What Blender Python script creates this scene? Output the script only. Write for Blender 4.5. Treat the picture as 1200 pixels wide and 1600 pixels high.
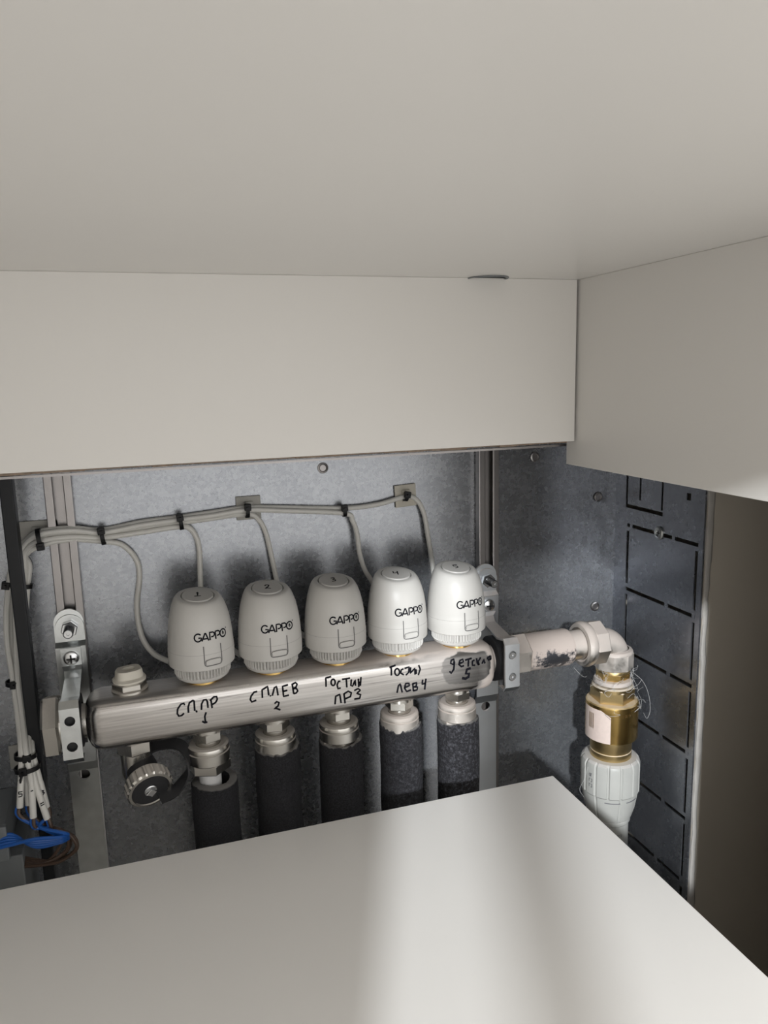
import bpy, math, random
from mathutils import Vector, Matrix
random.seed(7)
S = bpy.context.scene
for o in list(bpy.data.objects): bpy.data.objects.remove(o)
COL = S.collection
V = Vector
R = math.radians

# ------------------------------------------------------------------ camera
CAM = V((0, 0, .311))
CR = V((0.95070826, -0.30904186, -0.02543478))
CU = V((0.0782051, 0.15959123, 0.98408059))
CF = V((0.30006292, 0.93756268, -0.17589335))
FPX = 1186.31
cd = bpy.data.cameras.new('camera'); cam = bpy.data.objects.new('camera', cd); COL.objects.link(cam)
cam.matrix_world = Matrix(((CR.x, CU.x, -CF.x, CAM.x), (CR.y, CU.y, -CF.y, CAM.y), (CR.z, CU.z, -CF.z, CAM.z), (0, 0, 0, 1)))
cd.sensor_fit = 'AUTO'; cd.sensor_width = 36; cd.lens = FPX / 1600 * 36; cd.clip_start = .01
S.camera = cam
# ------------------------------------------------------------------ world, sun, exposure
wd = bpy.data.worlds.new('world'); S.world = wd; wd.use_nodes = True
bg = wd.node_tree.nodes['Background']; bg.inputs[0].default_value = (1.0, .98, .955, 1); bg.inputs[1].default_value = 1.36
SUN_AZ, SUN_EL = R(21), R(19)
sd = bpy.data.lights.new('sun', 'SUN'); sd.energy = 3.2; sd.angle = R(2.2); sd.color = (.94, .975, 1)
sun = bpy.data.objects.new('sun', sd); COL.objects.link(sun); sun.location = (-.6, -1.4, 1.1)
sdir = V((math.sin(SUN_AZ) * math.cos(SUN_EL), math.cos(SUN_AZ) * math.cos(SUN_EL), -math.sin(SUN_EL)))
sun.rotation_euler = sdir.to_track_quat('-Z', 'Y').to_euler()
vs = S.view_settings; vs.view_transform = 'Standard'; vs.look = 'None'; vs.gamma = 1; vs.use_curve_mapping = False; vs.exposure = 0.27

# ------------------------------------------------------------------ material helpers
def nd(nt, t, **kw):
    n = nt.nodes.new(t)
    for k, v in kw.items():
        if k.startswith('i_'): n.inputs[k[2:].replace('_', ' ')].default_value = v
        elif k.startswith('n'): n.inputs[int(k[1:])].default_value = v
        else: setattr(n, k, v)
    return n
def base(name, col, rough=.5, metal=0.0, spec=None):
    m = bpy.data.materials.new(name); m.use_nodes = True
    b = m.node_tree.nodes['Principled BSDF']
    b.inputs['Base Color'].default_value = (*col, 1); b.inputs['Roughness'].default_value = rough; b.inputs['Metallic'].default_value = metal
    if spec is not None: b.inputs['Specular IOR Level'].default_value = spec
    return m, m.node_tree, b
def link(nt, a, b): nt.links.new(a, b)
def coord(nt, scale=(1, 1, 1)):
    g = nd(nt, 'ShaderNodeNewGeometry'); mp = nd(nt, 'ShaderNodeMapping'); mp.inputs['Scale'].default_value = scale
    link(nt, g.outputs['Position'], mp.inputs['Vector']); return mp.outputs[0]
def noise(nt, scale, detail=4, rough=.5, vec=None, stretch=(1, 1, 1)):
    n = nd(nt, 'ShaderNodeTexNoise'); n.inputs['Scale'].default_value = scale; n.inputs['Detail'].default_value = detail; n.inputs['Roughness'].default_value = rough
    link(nt, vec or coord(nt, stretch), n.inputs['Vector']); return n.outputs[0]
def ramp(nt, fac, p0, p1, c0=(0, 0, 0), c1=(1, 1, 1)):
    r = nd(nt, 'ShaderNodeValToRGB'); e = r.color_ramp.elements
    e[0].position = p0; e[1].position = p1; e[0].color = (*c0, 1); e[1].color = (*c1, 1)
    link(nt, fac, r.inputs[0]); return r.outputs[0]
def math_(nt, op, a, b=None, clamp=False):
    n = nd(nt, 'ShaderNodeMath', operation=op); n.use_clamp = clamp
    for i, v in enumerate((a, b)):
        if v is None: continue
        if isinstance(v, (int, float)): n.inputs[i].default_value = v
        else: link(nt, v, n.inputs[i])
    return n.outputs[0]
def mixc(nt, fac, a, b):
    n = nd(nt, 'ShaderNodeMix', data_type='RGBA')
    for sock, v in ((n.inputs[0], fac), (n.inputs[6], a), (n.inputs[7], b)):
        if isinstance(v, (int, float)): sock.default_value = v
        elif isinstance(v, tuple): sock.default_value = (*v, 1)
        else: link(nt, v, sock)
    return n.outputs[2]
def bump(nt, b, h, strength=.2, dist=.001):
    n = nd(nt, 'ShaderNodeBump'); n.inputs['Strength'].default_value = strength; n.inputs['Distance'].default_value = dist
    link(nt, h, n.inputs['Height']); link(nt, n.outputs[0], b.inputs['Normal'])
def plain(name, col, rough=.5, metal=0.0, var=.12, scale=60, bmp=.08, spec=None):
    m, nt, b = base(name, col, rough, metal, spec)
    f = noise(nt, scale)
    link(nt, mixc(nt, f, tuple(c * (1 - var) for c in col), tuple(min(1, c * (1 + var)) for c in col)), b.inputs['Base Color'])
    if bmp: bump(nt, b, noise(nt, scale * 6), bmp, .0004)
    return m
def axis_pos(nt, i):
    g = nd(nt, 'ShaderNodeNewGeometry'); s = nd(nt, 'ShaderNodeSeparateXYZ'); link(nt, g.outputs['Position'], s.inputs[0]); return s.outputs[i]
def up_normal(nt):
    g = nd(nt, 'ShaderNodeNewGeometry'); s = nd(nt, 'ShaderNodeSeparateXYZ'); link(nt, g.outputs['Normal'], s.inputs[0]); return s.outputs[2]
def dusty(name, col, rough, metal, dust=(.60, .53, .48), lo=.35, hi=.8, amount=1.0, nscale=90, everywhere=0.0, streak=None):
    """metal or plastic under dust that has settled on the faces that look up"""
    m, nt, b = base(name, col, rough, metal)
    n = noise(nt, nscale, 6, .65)
    up = math_(nt, 'ADD', up_normal(nt), math_(nt, 'MULTIPLY', math_(nt, 'SUBTRACT', n, .5), 1.1))
    f = math_(nt, 'ADD', up, everywhere)
    f = ramp(nt, f, lo, hi)
    f = math_(nt, 'MULTIPLY', f, amount)
    c0 = col
    if streak: c0 = mixc(nt, noise(nt, 1, 5, .6, stretch=streak), tuple(c * .7 for c in col), tuple(min(1, c * 1.25) for c in col))
    else: c0 = mixc(nt, noise(nt, 40), tuple(c * .85 for c in col), tuple(min(1, c * 1.12) for c in col))
    link(nt, mixc(nt, f, c0, dust), b.inputs['Base Color'])
    link(nt, math_(nt, 'MULTIPLY', math_(nt, 'SUBTRACT', 1.0, f), metal), b.inputs['Metallic'])
    link(nt, math_(nt, 'ADD', math_(nt, 'MULTIPLY', f, .9 - rough), rough), b.inputs['Roughness'])
    bump(nt, b, noise(nt, 900, 3), .12, .0004)
    return m

M = {}
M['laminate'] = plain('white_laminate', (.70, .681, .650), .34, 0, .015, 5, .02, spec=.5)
M['shelf'] = plain('lightened_shelf_laminate', (.875, .86, .835), .30, 0, .012, 5, .02, spec=.5)  # same laminate, made lighter to stand in for extra light on the shelf
M['shaded_laminate_edge'] = plain('shaded_laminate_edge', (.20, .15, .11), .7, 0, .5, 300, .1)
M['plaster'] = plain('grey_brown_wall_paint', (.42, .382, .325), .75, 0, .08, 9, .25)
M['plaster_raw'] = plain('raw_plaster', (.42, .40, .375), .9, 0, .2, 70, .8)
# galvanised sheet with spangle
def galv(name, c0, c1, rough, metal, spots=.14):
    m, nt, b = base(name, c0, rough, metal)
    v = nd(nt, 'ShaderNodeTexVoronoi'); v.inputs['Scale'].default_value = 420; link(nt, coord(nt), v.inputs['Vector'])
    s = nd(nt, 'ShaderNodeSeparateColor'); link(nt, v.outputs['Color'], s.inputs[0])
    f = math_(nt, 'ADD', math_(nt, 'MULTIPLY', s.outputs[0], .40), math_(nt, 'MULTIPLY', noise(nt, 40, 5, .6), .60))
    c = mixc(nt, ramp(nt, f, .15, .85), c0, c1)
    spk = ramp(nt, noise(nt, 520, 3, .6), .60, .72)
    c = mixc(nt, math_(nt, 'MULTIPLY', spk, min(1, spots * 3)), c, (.10, .10, .11))
    spl = ramp(nt, noise(nt, 34, 3, .5, stretch=(1, 1, .45)), .73, .78)
    c = mixc(nt, math_(nt, 'MULTIPLY', spl, spots * .3), c, (.62, .64, .66))
    link(nt, c, b.inputs['Base Color'])
    link(nt, math_(nt, 'ADD', math_(nt, 'MULTIPLY', f, .08), rough - .04), b.inputs['Roughness'])
    bump(nt, b, noise(nt, 700), .08, .0003)
    return m
M['galv'] = galv('galvanised_sheet', (.235, .246, .266), (.345, .358, .378), .27, .78)
M['galv_dark'] = galv('dark_galvanised_plate', (.24, .252, .285), (.33, .345, .38), .26, .88, .012)
M['rail'] = dusty('rail_steel', (.30, .285, .28), .34, 1, amount=.15)
M['zinc'] = plain('zinc_plated_steel', (.60, .62, .62), .28, 1, .18, 120, .1)
M['zinc_dusty'] = dusty('dusty_zinc_steel', (.66, .69, .72), .36, 1, dust=(.58, .52, .48), lo=.4, hi=.9, amount=.85)
M['bolt'] = plain('bolt_steel', (.62, .63, .64), .22, 1, .1, 200, .05)
M['black_paint'] = plain('black_bar_paint', (.008, .009, .011), .45, 0, .2, 40, .1, spec=.3)
M['rubber'] = plain('black_rubber', (.018, .018, .02), .6, 0, .2, 90, .2)
M['actuator'] = plain('grey_actuator_plastic', (.56, .548, .525), .42, 0, .02, 30, .03)
M['ink'] = plain('black_ink', (.005, .005, .009), .7, 0, .1, 60, 0, spec=.15)
M['seam'] = plain('seam_groove', (.13, .127, .125), .6, 0, .1, 60, 0)
M['brass'] = dusty('brass', (.80, .55, .20), .24, 1, dust=(.60, .53, .45), lo=.5, hi=1.0, amount=.8)
M['brass_dust'] = dusty('dusty_brass', (.66, .50, .25), .34, 1, dust=(.60, .54, .47), lo=.15, hi=.75, amount=.85)
M['nickel'] = dusty('nickel_fitting', (.62, .60, .56), .27, 1, dust=(.46, .42, .38), lo=.45, hi=1.0, amount=.7)
M['nickel_dust'] = dusty('dusty_nickel', (.60, .57, .53), .36, 1, dust=(.50, .44, .40), lo=.0, hi=.7, amount=.9, everywhere=.25)
M['vent_plastic'] = dusty('yellowed_white_plastic', (.60, .57, .50), .45, 0, dust=(.42, .39, .35), lo=.6, hi=1.2, amount=.5)
M['pex'] = plain('white_pipe', (.66, .66, .66), .4, 0, .05, 40, .05)
M['cable'] = plain('grey_cable_sheath', (.65, .64, .605), .42, 0, .04, 50, .04)
M['tie'] = plain('black_nylon', (.007, .007, .008), .45, 0, .2, 80, .05, spec=.3)
M['pad'] = plain('beige_adhesive_pad', (.50, .47, .40), .5, 0, .08, 60, .05)
M['pad_grey'] = plain('grey_adhesive_pad', (.34, .33, .30), .5, 0, .08, 60, .05)
M['blue'] = plain('blue_insulation', (.012, .09, .36), .4, 0, .15, 60, .03)
M['brown'] = plain('brown_insulation', (.075, .045, .03), .45, 0, .15, 60, .03)
M['box'] = plain('grey_box_plastic', (.16, .17, .175), .45, 0, .1, 60, .1)
M['ppwhite'] = dusty('grey_white_plastic', (.43, .432, .41), .42, 0, dust=(.52, .50, .48), lo=.35, hi=.75, amount=.9)
M['print'] = plain('grey_print', (.16, .16, .17), .6, 0, .1, 60, 0)
M['sticker'] = plain('pinkish_paper_sticker', (.66, .55, .50), .7, 0, .1, 300, .1)
M['lint'] = plain('lint', (.55, .55, .55), .8, 0, .1, 60, 0)
M['dark'] = plain('dark_void', (.02, .02, .02), .8, 0, .2, 60, 0)
# black foam
def foam():
    m, nt, b = base('black_foam', (.02, .02, .023), .85, 0)
    f = noise(nt, 850, 5, .7)
    c = mixc(nt, ramp(nt, f, .42, .72), (.006, .006, .008), (.040, .040, .048))
    x = axis_pos(nt, 0)   # drilling dust lies on the sleeves nearest the elbow
    d = math_(nt, 'MULTIPLY', ramp(nt, x, .13, .24), ramp(nt, noise(nt, 380, 6, .7), .48, .70))
    c = mixc(nt, math_(nt, 'MULTIPLY', d, .45), c, (.25, .25, .29))
    top = ramp(nt, up_normal(nt), .5, .9)
    c = mixc(nt, math_(nt, 'MULTIPLY', top, .8), c, (.27, .26, .25))
    link(nt, c, b.inputs['Base Color']); bump(nt, b, noise(nt, 1100, 5, .75), .9, .0012)
    return m
M['foam'] = foam()
# brushed stainless bar: dust on top and around the right end, with a wiped patch
def bar_mat():
    m, nt, b = base('brushed_stainless', (.55, .53, .51), .27, 1)
    st = noise(nt, 1, 6, .65, stretch=(9, 900, 420))
    c = mixc(nt, ramp(nt, st, .3, .7), (.42, .40, .385), (.70, .68, .66))
    sc = ramp(nt, noise(nt, 1, 3, .5, stretch=(14, 200, 700)), .64, .68)
    c = mixc(nt, math_(nt, 'MULTIPLY', sc, .5), c, (.16, .15, .15))
    x = axis_pos(nt, 0); z = axis_pos(nt, 2)
    n = noise(nt, 120, 6, .7); n2 = noise(nt, 38, 4, .6)
    top = ramp(nt, math_(nt, 'ADD', up_normal(nt), math_(nt, 'MULTIPLY', math_(nt, 'SUBTRACT', n, .5), .8)), .55, .95)
    along = ramp(nt, x, -.06, .19, (.14, .14, .14), (1, 1, 1))
    top = math_(nt, 'MULTIPLY', top, along)
    xe = math_(nt, 'ADD', x, math_(nt, 'MULTIPLY', math_(nt, 'SUBTRACT', n2, .5), .05))
    end = ramp(nt, xe, .240, .247)
    up2 = math_(nt, 'MULTIPLY', ramp(nt, x, .17, .23), ramp(nt, math_(nt, 'ADD', z, math_(nt, 'MULTIPLY', math_(nt, 'SUBTRACT', n2, .5), .02)), .084, .094))
    # the wiped band: a slanted smear across the upper right of the face
    ddx = math_(nt, 'DIVIDE', math_(nt, 'SUBTRACT', x, .2335), .0215)
    ddz = math_(nt, 'DIVIDE', math_(nt, 'SUBTRACT', z, .083), .0125)
    d = math_(nt, 'SQRT', math_(nt, 'ADD', math_(nt, 'POWER', ddx, 4), math_(nt, 'POWER', ddz, 4)))
    d = math_(nt, 'ADD', d, math_(nt, 'MULTIPLY', math_(nt, 'SUBTRACT', n2, .5), 1.6))
    wiped = ramp(nt, d, .85, .98, (1, 1, 1), (0, 0, 0))
    dust = math_(nt, 'MAXIMUM', math_(nt, 'MAXIMUM', top, end), up2)
    dust = math_(nt, 'MULTIPLY', dust, math_(nt, 'SUBTRACT', 1.0, math_(nt, 'MULTIPLY', wiped, .9)))
    c = mixc(nt, math_(nt, 'MULTIPLY', wiped, .6), c, (.20, .20, .20))
    c = mixc(nt, dust, c, (.52, .46, .42))
    link(nt, c, b.inputs['Base Color'])
    link(nt, math_(nt, 'SUBTRACT', 1.0, dust), b.inputs['Metallic'])
    link(nt, math_(nt, 'ADD', .27, math_(nt, 'MULTIPLY', dust, .6)), b.inputs['Roughness'])
    bump(nt, b, st, .05, .0003)
    return m
M['bar'] = bar_mat()
# dusty pipe with a scuffed dark patch on its front
def pipe_mat():
    m, nt, b = base('dusty_pipe', (.5, .46, .43), .8, 0)
    x = axis_pos(nt, 0); z = axis_pos(nt, 2); n = noise(nt, 150, 6, .75)
    dx = math_(nt, 'DIVIDE', math_(nt, 'SUBTRACT', x, .316), .024); dz = math_(nt, 'DIVIDE', math_(nt, 'SUBTRACT', z, .0765), .0085)
    d = math_(nt, 'ADD', math_(nt, 'SQRT', math_(nt, 'ADD', math_(nt, 'POWER', dx, 2), math_(nt, 'POWER', dz, 2))), math_(nt, 'MULTIPLY', math_(nt, 'SUBTRACT', n, .5), 3.4))
    f = ramp(nt, d, .6, 1.0, (1, 1, 1), (0, 0, 0))
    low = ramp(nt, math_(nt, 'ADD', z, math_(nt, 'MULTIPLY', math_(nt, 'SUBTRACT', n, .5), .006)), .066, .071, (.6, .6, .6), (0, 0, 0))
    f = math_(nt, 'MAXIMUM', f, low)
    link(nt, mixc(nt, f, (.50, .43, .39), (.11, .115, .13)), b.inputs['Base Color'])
    link(nt, math_(nt, 'MULTIPLY', f, .8), b.inputs['Metallic']); link(nt, math_(nt, 'SUBTRACT', .85, math_(nt, 'MULTIPLY', f, .45)), b.inputs['Roughness'])
    bump(nt, b, noise(nt, 800), .15, .0004)
    return m
M['pipe'] = pipe_mat()

# ------------------------------------------------------------------ mesh helpers
class MB:
    def __init__(s): s.v = []; s.f = []
    def add(s, vs_, fs_, mat=None):
        k = len(s.v)
        s.v += [tuple((mat @ V(p)) if mat else p) for p in vs_]; s.f += [tuple(i + k for i in f) for f in fs_]; return s
    def box(s, x0, x1, y0, y1, z0, z1, mat=None):
        return s.add([(x0, y0, z0), (x1, y0, z0), (x1, y1, z0), (x0, y1, z0), (x0, y0, z1), (x1, y0, z1), (x1, y1, z1), (x0, y1, z1)],
                     [(0, 3, 2, 1), (4, 5, 6, 7), (0, 1, 5, 4), (1, 2, 6, 5), (2, 3, 7, 6), (3, 0, 4, 7)], mat)
    def lathe(s, prof, mat=None, seg=32, fn=None, cap=(True, True), off=0.0):
        """prof: (r, z) from one end to the other, around local Z"""
        vs_ = []; fs_ = []
        for (r, z) in prof:
            for i in range(seg):
                a = 2 * math.pi * i / seg + off; rr = r * (fn(a, z) if fn else 1)
                vs_.append((rr * math.cos(a), rr * math.sin(a), z))
        for j in range(len(prof) - 1):
            for i in range(seg):
                a, b = j * seg + i, j * seg + (i + 1) % seg
                fs_.append((a, b, b + seg, a + seg))
        if cap[0]: fs_.append(tuple(range(seg - 1, -1, -1)))
        if cap[1]: fs_.append(tuple((len(prof) - 1) * seg + i for i in range(seg)))
        return s.add(vs_, fs_, mat)
    def hexa(s, r, z0, z1, mat=None, ch=.0008, off=0.0, n=6):
        return s.lathe([(r - ch, z0), (r, z0 + ch), (r, z1 - ch), (r - ch, z1)], mat, n, off=off)
    def tube(s, pts, r, seg=10, cap=True):
        pts = [V(p) for p in pts]; n = len(pts); vs_ = []; fs_ = []
        rad = r if isinstance(r, (list, tuple)) else [r] * n
        t0 = (pts[1] - pts[0]).normalized(); ref = V((0, 0, 1)) if abs(t0.z) < .9 else V((1, 0, 0))
        nrm = t0.cross(ref).normalized()
        for i, p in enumerate(pts):
            t = (pts[min(i + 1, n - 1)] - pts[max(i - 1, 0)]).normalized()
            nrm = (nrm - t * nrm.dot(t)).normalized(); bn = t.cross(nrm)
            for k in range(seg):
                a = 2 * math.pi * k / seg; vs_.append(p + (nrm * math.cos(a) + bn * math.sin(a)) * rad[i])
        for i in range(n - 1):
            for k in range(seg):
                a, b = i * seg + k, i * seg + (k + 1) % seg
                fs_.append((a, b, b + seg, a + seg))
        if cap: fs_.append(tuple(range(seg - 1, -1, -1))); fs_.append(tuple((n - 1) * seg + k for k in range(seg)))
        return s.add([tuple(p) for p in vs_], fs_)
    def strap(s, prof, x0, x1, th):
        """a bent strip: prof is a polyline in (y, z); thickness th to its left side; width x0..x1"""
        n = len(prof); vs_ = []; P = [V((p[0], p[1])) for p in prof]; fs_ = []
        for i, p in enumerate(P):
            a = (p - P[i - 1]).normalized() if i else None; b = (P[i + 1] - p).normalized() if i < n - 1 else None
            na = V((-a.y, a.x)) if a else None; nb = V((-b.y, b.x)) if b else None
            m = (na + nb).normalized() if (a and b) else (na or nb)
            k = th / max(.5, m.dot(na or nb)); q = p + m * k
            vs_ += [(x0, p.x, p.y), (x1, p.x, p.y), (x1, q.x, q.y), (x0, q.x, q.y)]
        for i in range(n - 1):
            for k in range(4):
                a, b = i * 4 + k, i * 4 + (k + 1) % 4
                fs_.append((a, b, b + 4, a + 4))
        fs_ += [(3, 2, 1, 0), tuple((n - 1) * 4 + k for k in range(4))]
        return s.add(vs_, fs_)
    def build(s, name, mat, parent=None, smooth=True, ang=32, bev=0, loc=None):
        me = bpy.data.meshes.new(name); me.from_pydata([tuple(p) for p in s.v], [], s.f); me.validate()
        import bmesh
        bm = bmesh.new(); bm.from_mesh(me); bmesh.ops.recalc_face_normals(bm, faces=bm.faces); bm.to_mesh(me); bm.free()
        me.materials.append(M[mat] if isinstance(mat, str) else mat)
        if smooth: me.shade_smooth(); me.set_sharp_from_angle(angle=R(ang))
        o = bpy.data.objects.new(name, me); COL.objects.link(o)
        if parent: o.parent = parent
        if loc is not None: o.location = loc
        if bev:
            b = o.modifiers.new('bevel', 'BEVEL'); b.width = bev; b.segments = 2; b.limit_method = 'ANGLE'; b.angle_limit = R(40)
        return o
def empty(name, loc=(0, 0, 0)):
    o = bpy.data.objects.new(name, None); COL.objects.link(o); o.location = loc; o.empty_display_size = .01; return o
def tag(o, label=None, cat=None, group=None, kind=None):
    if label: o['label'] = label
    if cat: o['category'] = cat
    if group: o['group'] = group
    if kind: o['kind'] = kind
    return o
def cut(o, cutters):
    for c in cutters:
        md = o.modifiers.new('cut', 'BOOLEAN'); md.object = c; md.operation = 'DIFFERENCE'; md.solver = 'EXACT'; md.use_self = True
    bpy.context.view_layer.update()
    dg = bpy.context.evaluated_depsgraph_get()
    me = bpy.data.meshes.new_from_object(o.evaluated_get(dg)); o.modifiers.clear(); o.data = me
    for c in cutters: bpy.data.objects.remove(c)
    return o
def cyl_between(a, b, r, name='cutter', seg=24):
    return MB().tube([a, b], r, seg).build(name, 'dark')
def spline(pts, n=10):
    P = [V(p) for p in pts]; P = [P[0] * 2 - P[1]] + P + [P[-1] * 2 - P[-2]]; out = []
    for i in range(1, len(P) - 2):
        p0, p1, p2, p3 = P[i - 1:i + 3]
        for k in range(n):
            t = k / n
            out.append(.5 * ((2 * p1) + (p2 - p0) * t + (2 * p0 - 5 * p1 + 4 * p2 - p3) * t * t + (3 * p1 - p0 - 3 * p2 + p3) * t ** 3))
    return out + [P[-2]]
def on(x, y, Y):
    """point of the vertical plane at depth Y that was measured at photo pixel (x, y)"""
    d = CR * ((x - 600) / FPX) - CU * ((y - 800) / FPX) + CF
    return CAM + d * (Y / d.y)
def axmat(loc, zdir, xdir=(1, 0, 0)):
    z = V(zdir).normalized(); x = V(xdir); x = (x - z * x.dot(z)).normalized(); y = z.cross(x)
    return Matrix(((x.x, y.x, z.x, loc[0]), (x.y, y.y, z.y, loc[1]), (x.z, y.z, z.z, loc[2]), (0, 0, 0, 1)))
def ribbons(strokes, wdt, surf, lift=.00012, th=.00008):
    """flat ink strokes laid on a surface: strokes are lists of (u, v); surf(u, v) -> (point, normal)"""
    mb = MB()
    for st in strokes:
        pts = []
        for i in range(len(st) - 1):
            (a, b), (c, d) = st[i], st[i + 1]
            k = max(1, int(math.hypot(c - a, d - b) / (wdt * .9)))
            pts += [(a + (c - a) * j / k, b + (d - b) * j / k) for j in range(k)]
        pts.append(st[-1])
        if len(pts) == 1: pts.append((pts[0][0] + wdt * .4, pts[0][1]))
        vs_ = []
        for i, p in enumerate(pts):
            q0, q1 = pts[max(0, i - 1)], pts[min(len(pts) - 1, i + 1)]
            dx, dy = q1[0] - q0[0], q1[1] - q0[1]; l = math.hypot(dx, dy) or 1
            nx, ny = -dy / l * wdt / 2, dx / l * wdt / 2
            for sg in (1, -1):
                pt, nm = surf(p[0] + sg * nx, p[1] + sg * ny)
                vs_.append(pt + nm * (lift + th)); vs_.append(pt + nm * lift)
        fs_ = []
        for i in range(len(pts) - 1):
            a = i * 4; fs_ += [(a, a + 2, a + 6, a + 4), (a + 1, a + 5, a + 7, a + 3), (a, a + 4, a + 5, a + 1), (a + 2, a + 3, a + 7, a + 6)]
        mb.add([tuple(p) for p in vs_], fs_)
    return mb
def plate_cells(u0, u1, v0, v1, holes):
    """rectangle minus rectangular holes as a list of rectangles"""
    us = sorted({u0, u1, *[h[0] for h in holes], *[h[1] for h in holes]}); vs_ = sorted({v0, v1, *[h[2] for h in holes], *[h[3] for h in holes]})
    us = [u for u in us if u0 <= u <= u1]; vs_ = [v for v in vs_ if v0 <= v <= v1]
    out = {}
    for i in range(len(us) - 1):
        for j in range(len(vs_) - 1):
            cu, cv = (us[i] + us[i + 1]) / 2, (vs_[j] + vs_[j + 1]) / 2
            if not any(h[0] < cu < h[1] and h[2] < cv < h[3] for h in holes): out[i, j] = 1
    return us, vs_, out
def plate_x(u0, u1, v0, v1, holes, x0, x1):
    """plate in the y/z plane, thickness x0..x1, watertight with holes"""
    us, vv, c = plate_cells(u0, u1, v0, v1, holes); mb = MB(); idx = {}
    def vid(i, j, s):
        k = (i, j, s)
        if k not in idx: idx[k] = len(mb.v); mb.v.append((x0 if s == 0 else x1, us[i], vv[j]))
        return idx[k]
    for (i, j) in c:
        mb.f.append((vid(i, j, 0), vid(i, j + 1, 0), vid(i + 1, j + 1, 0), vid(i + 1, j, 0)))
        mb.f.append((vid(i, j, 1), vid(i + 1, j, 1), vid(i + 1, j + 1, 1), vid(i, j + 1, 1)))
        for (di, dj, a, b) in ((-1, 0, (i, j), (i, j + 1)), (1, 0, (i + 1, j), (i + 1, j + 1)), (0, -1, (i, j), (i + 1, j)), (0, 1, (i, j + 1), (i + 1, j + 1))):
            if (i + di, j + dj) not in c:
                mb.f.append((vid(*a, 0), vid(*b, 0), vid(*b, 1), vid(*a, 1)))
    return mb

# ================================================================== the setting
CX0, CX1 = -.17, .421           # cabinet inside, left and right
CY0, CY1 = .484, .602           # cabinet front rim and back sheet
CZ0, CZ1 = -.40, .260
w = MB()
w.box(CX1 + .0025, 1.1, CY0, CY0 + .006, -.7, .9).box(.475, 1.1, CY0 + .006, .72, -.7, .9).box(-.9, CX0 - .008, CY0, .72, -.7, .9)
w.box(CX0 - .008, CX1 + .0025, CY0, CY0 + .006, CZ1 + .006, .9).box(CX0 - .008, .475, CY0 + .006, .72, CZ1 + .006, .9).box(CX0 - .008, CX1 + .0025, CY0, CY0 + .006, -.7, CZ0 - .006).box(CX0 - .008, .475, CY0 + .006, .72, -.7, CZ0 - .006)
w.box(CX0 - .008, .475, CY1 + .02, .72, CZ0 - .006, CZ1 + .006)
wall = tag(w.build('wall_back', 'plaster', smooth=False), kind='structure', label='grey brown wall beside the recessed metal cabinet')
# ragged plaster along the rim of the recess
ps = MB(); n = 60
rows = []
for i in range(n + 1):
    z = CZ0 + (CZ1 - CZ0) * i / n
    wv = .0075 + .0012 * math.sin(i * .37) + random.uniform(-.0008, .0008); h = .0012 + random.uniform(0, .0010)
    rows.append([(CX1 + .0015 + random.uniform(0, .0012), CY0 + .003, z), (CX1 + .002 + random.uniform(0, .0012), CY0 - h * .8, z), (CX1 + .002 + wv * .55, CY0 - h, z), (CX1 + .002 + wv, CY0 + .0004, z), (CX1 + .002 + wv, CY0 + .003, z)])
vs_ = [p for r_ in rows for p in r_]; fs_ = []
for i in range(n):
    for k in range(5):
        a, b = i * 5 + k, i * 5 + (k + 1) % 5; fs_.append((a, b, b + 5, a + 5))
fs_ += [(4, 3, 2, 1, 0), tuple(n * 5 + k for k in range(5))]
ps.add(vs_, fs_).build('plaster_strip', 'plaster_raw', wall, ang=60)
# added unseen window frame; its mullion casts the dark band on the shelf
wn = MB(); WY = -.95
wn.box(-1.45, 1.15, WY - .03, WY + .03, -.32, -.25).box(-1.45, 1.15, WY - .03, WY + .03, 1.6, 1.67)
for x0, x1 in ((-1.45, -1.38), (-.306, -.282), (1.08, 1.15)): wn.box(x0, x1, WY - .03, WY + .03, -.25, 1.6)
tag(wn.build('shade_window_frame', 'laminate', smooth=False), kind='structure')

# ================================================================== cupboard boards
TOPZ = .3727
cup = tag(empty('cupboard', (0, .28, -.45)), 'white laminate cupboard built around the opening in the wall', 'cupboard')
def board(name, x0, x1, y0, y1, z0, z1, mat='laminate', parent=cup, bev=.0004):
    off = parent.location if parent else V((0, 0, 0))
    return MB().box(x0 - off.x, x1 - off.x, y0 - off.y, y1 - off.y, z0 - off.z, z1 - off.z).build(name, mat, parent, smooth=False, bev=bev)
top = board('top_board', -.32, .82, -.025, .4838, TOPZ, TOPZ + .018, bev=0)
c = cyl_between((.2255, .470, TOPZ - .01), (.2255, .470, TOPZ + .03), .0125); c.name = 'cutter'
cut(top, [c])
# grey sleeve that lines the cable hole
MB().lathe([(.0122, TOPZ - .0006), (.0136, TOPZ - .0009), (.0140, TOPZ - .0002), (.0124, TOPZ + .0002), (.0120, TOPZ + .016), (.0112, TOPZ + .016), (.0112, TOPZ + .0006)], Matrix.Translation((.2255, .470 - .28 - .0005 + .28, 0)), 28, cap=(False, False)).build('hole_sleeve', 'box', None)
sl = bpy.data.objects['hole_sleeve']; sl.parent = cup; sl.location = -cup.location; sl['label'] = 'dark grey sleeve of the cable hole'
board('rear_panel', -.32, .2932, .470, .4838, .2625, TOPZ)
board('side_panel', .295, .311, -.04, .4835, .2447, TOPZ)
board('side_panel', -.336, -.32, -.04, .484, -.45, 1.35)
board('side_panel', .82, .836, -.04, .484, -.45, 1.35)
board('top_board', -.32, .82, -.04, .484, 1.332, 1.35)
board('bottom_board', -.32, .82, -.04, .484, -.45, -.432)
board('shade_panel', -.32, .3555, -.04, -.024, -.432, -.021)  # added unseen panel that keeps light out from under the shelf
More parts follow.
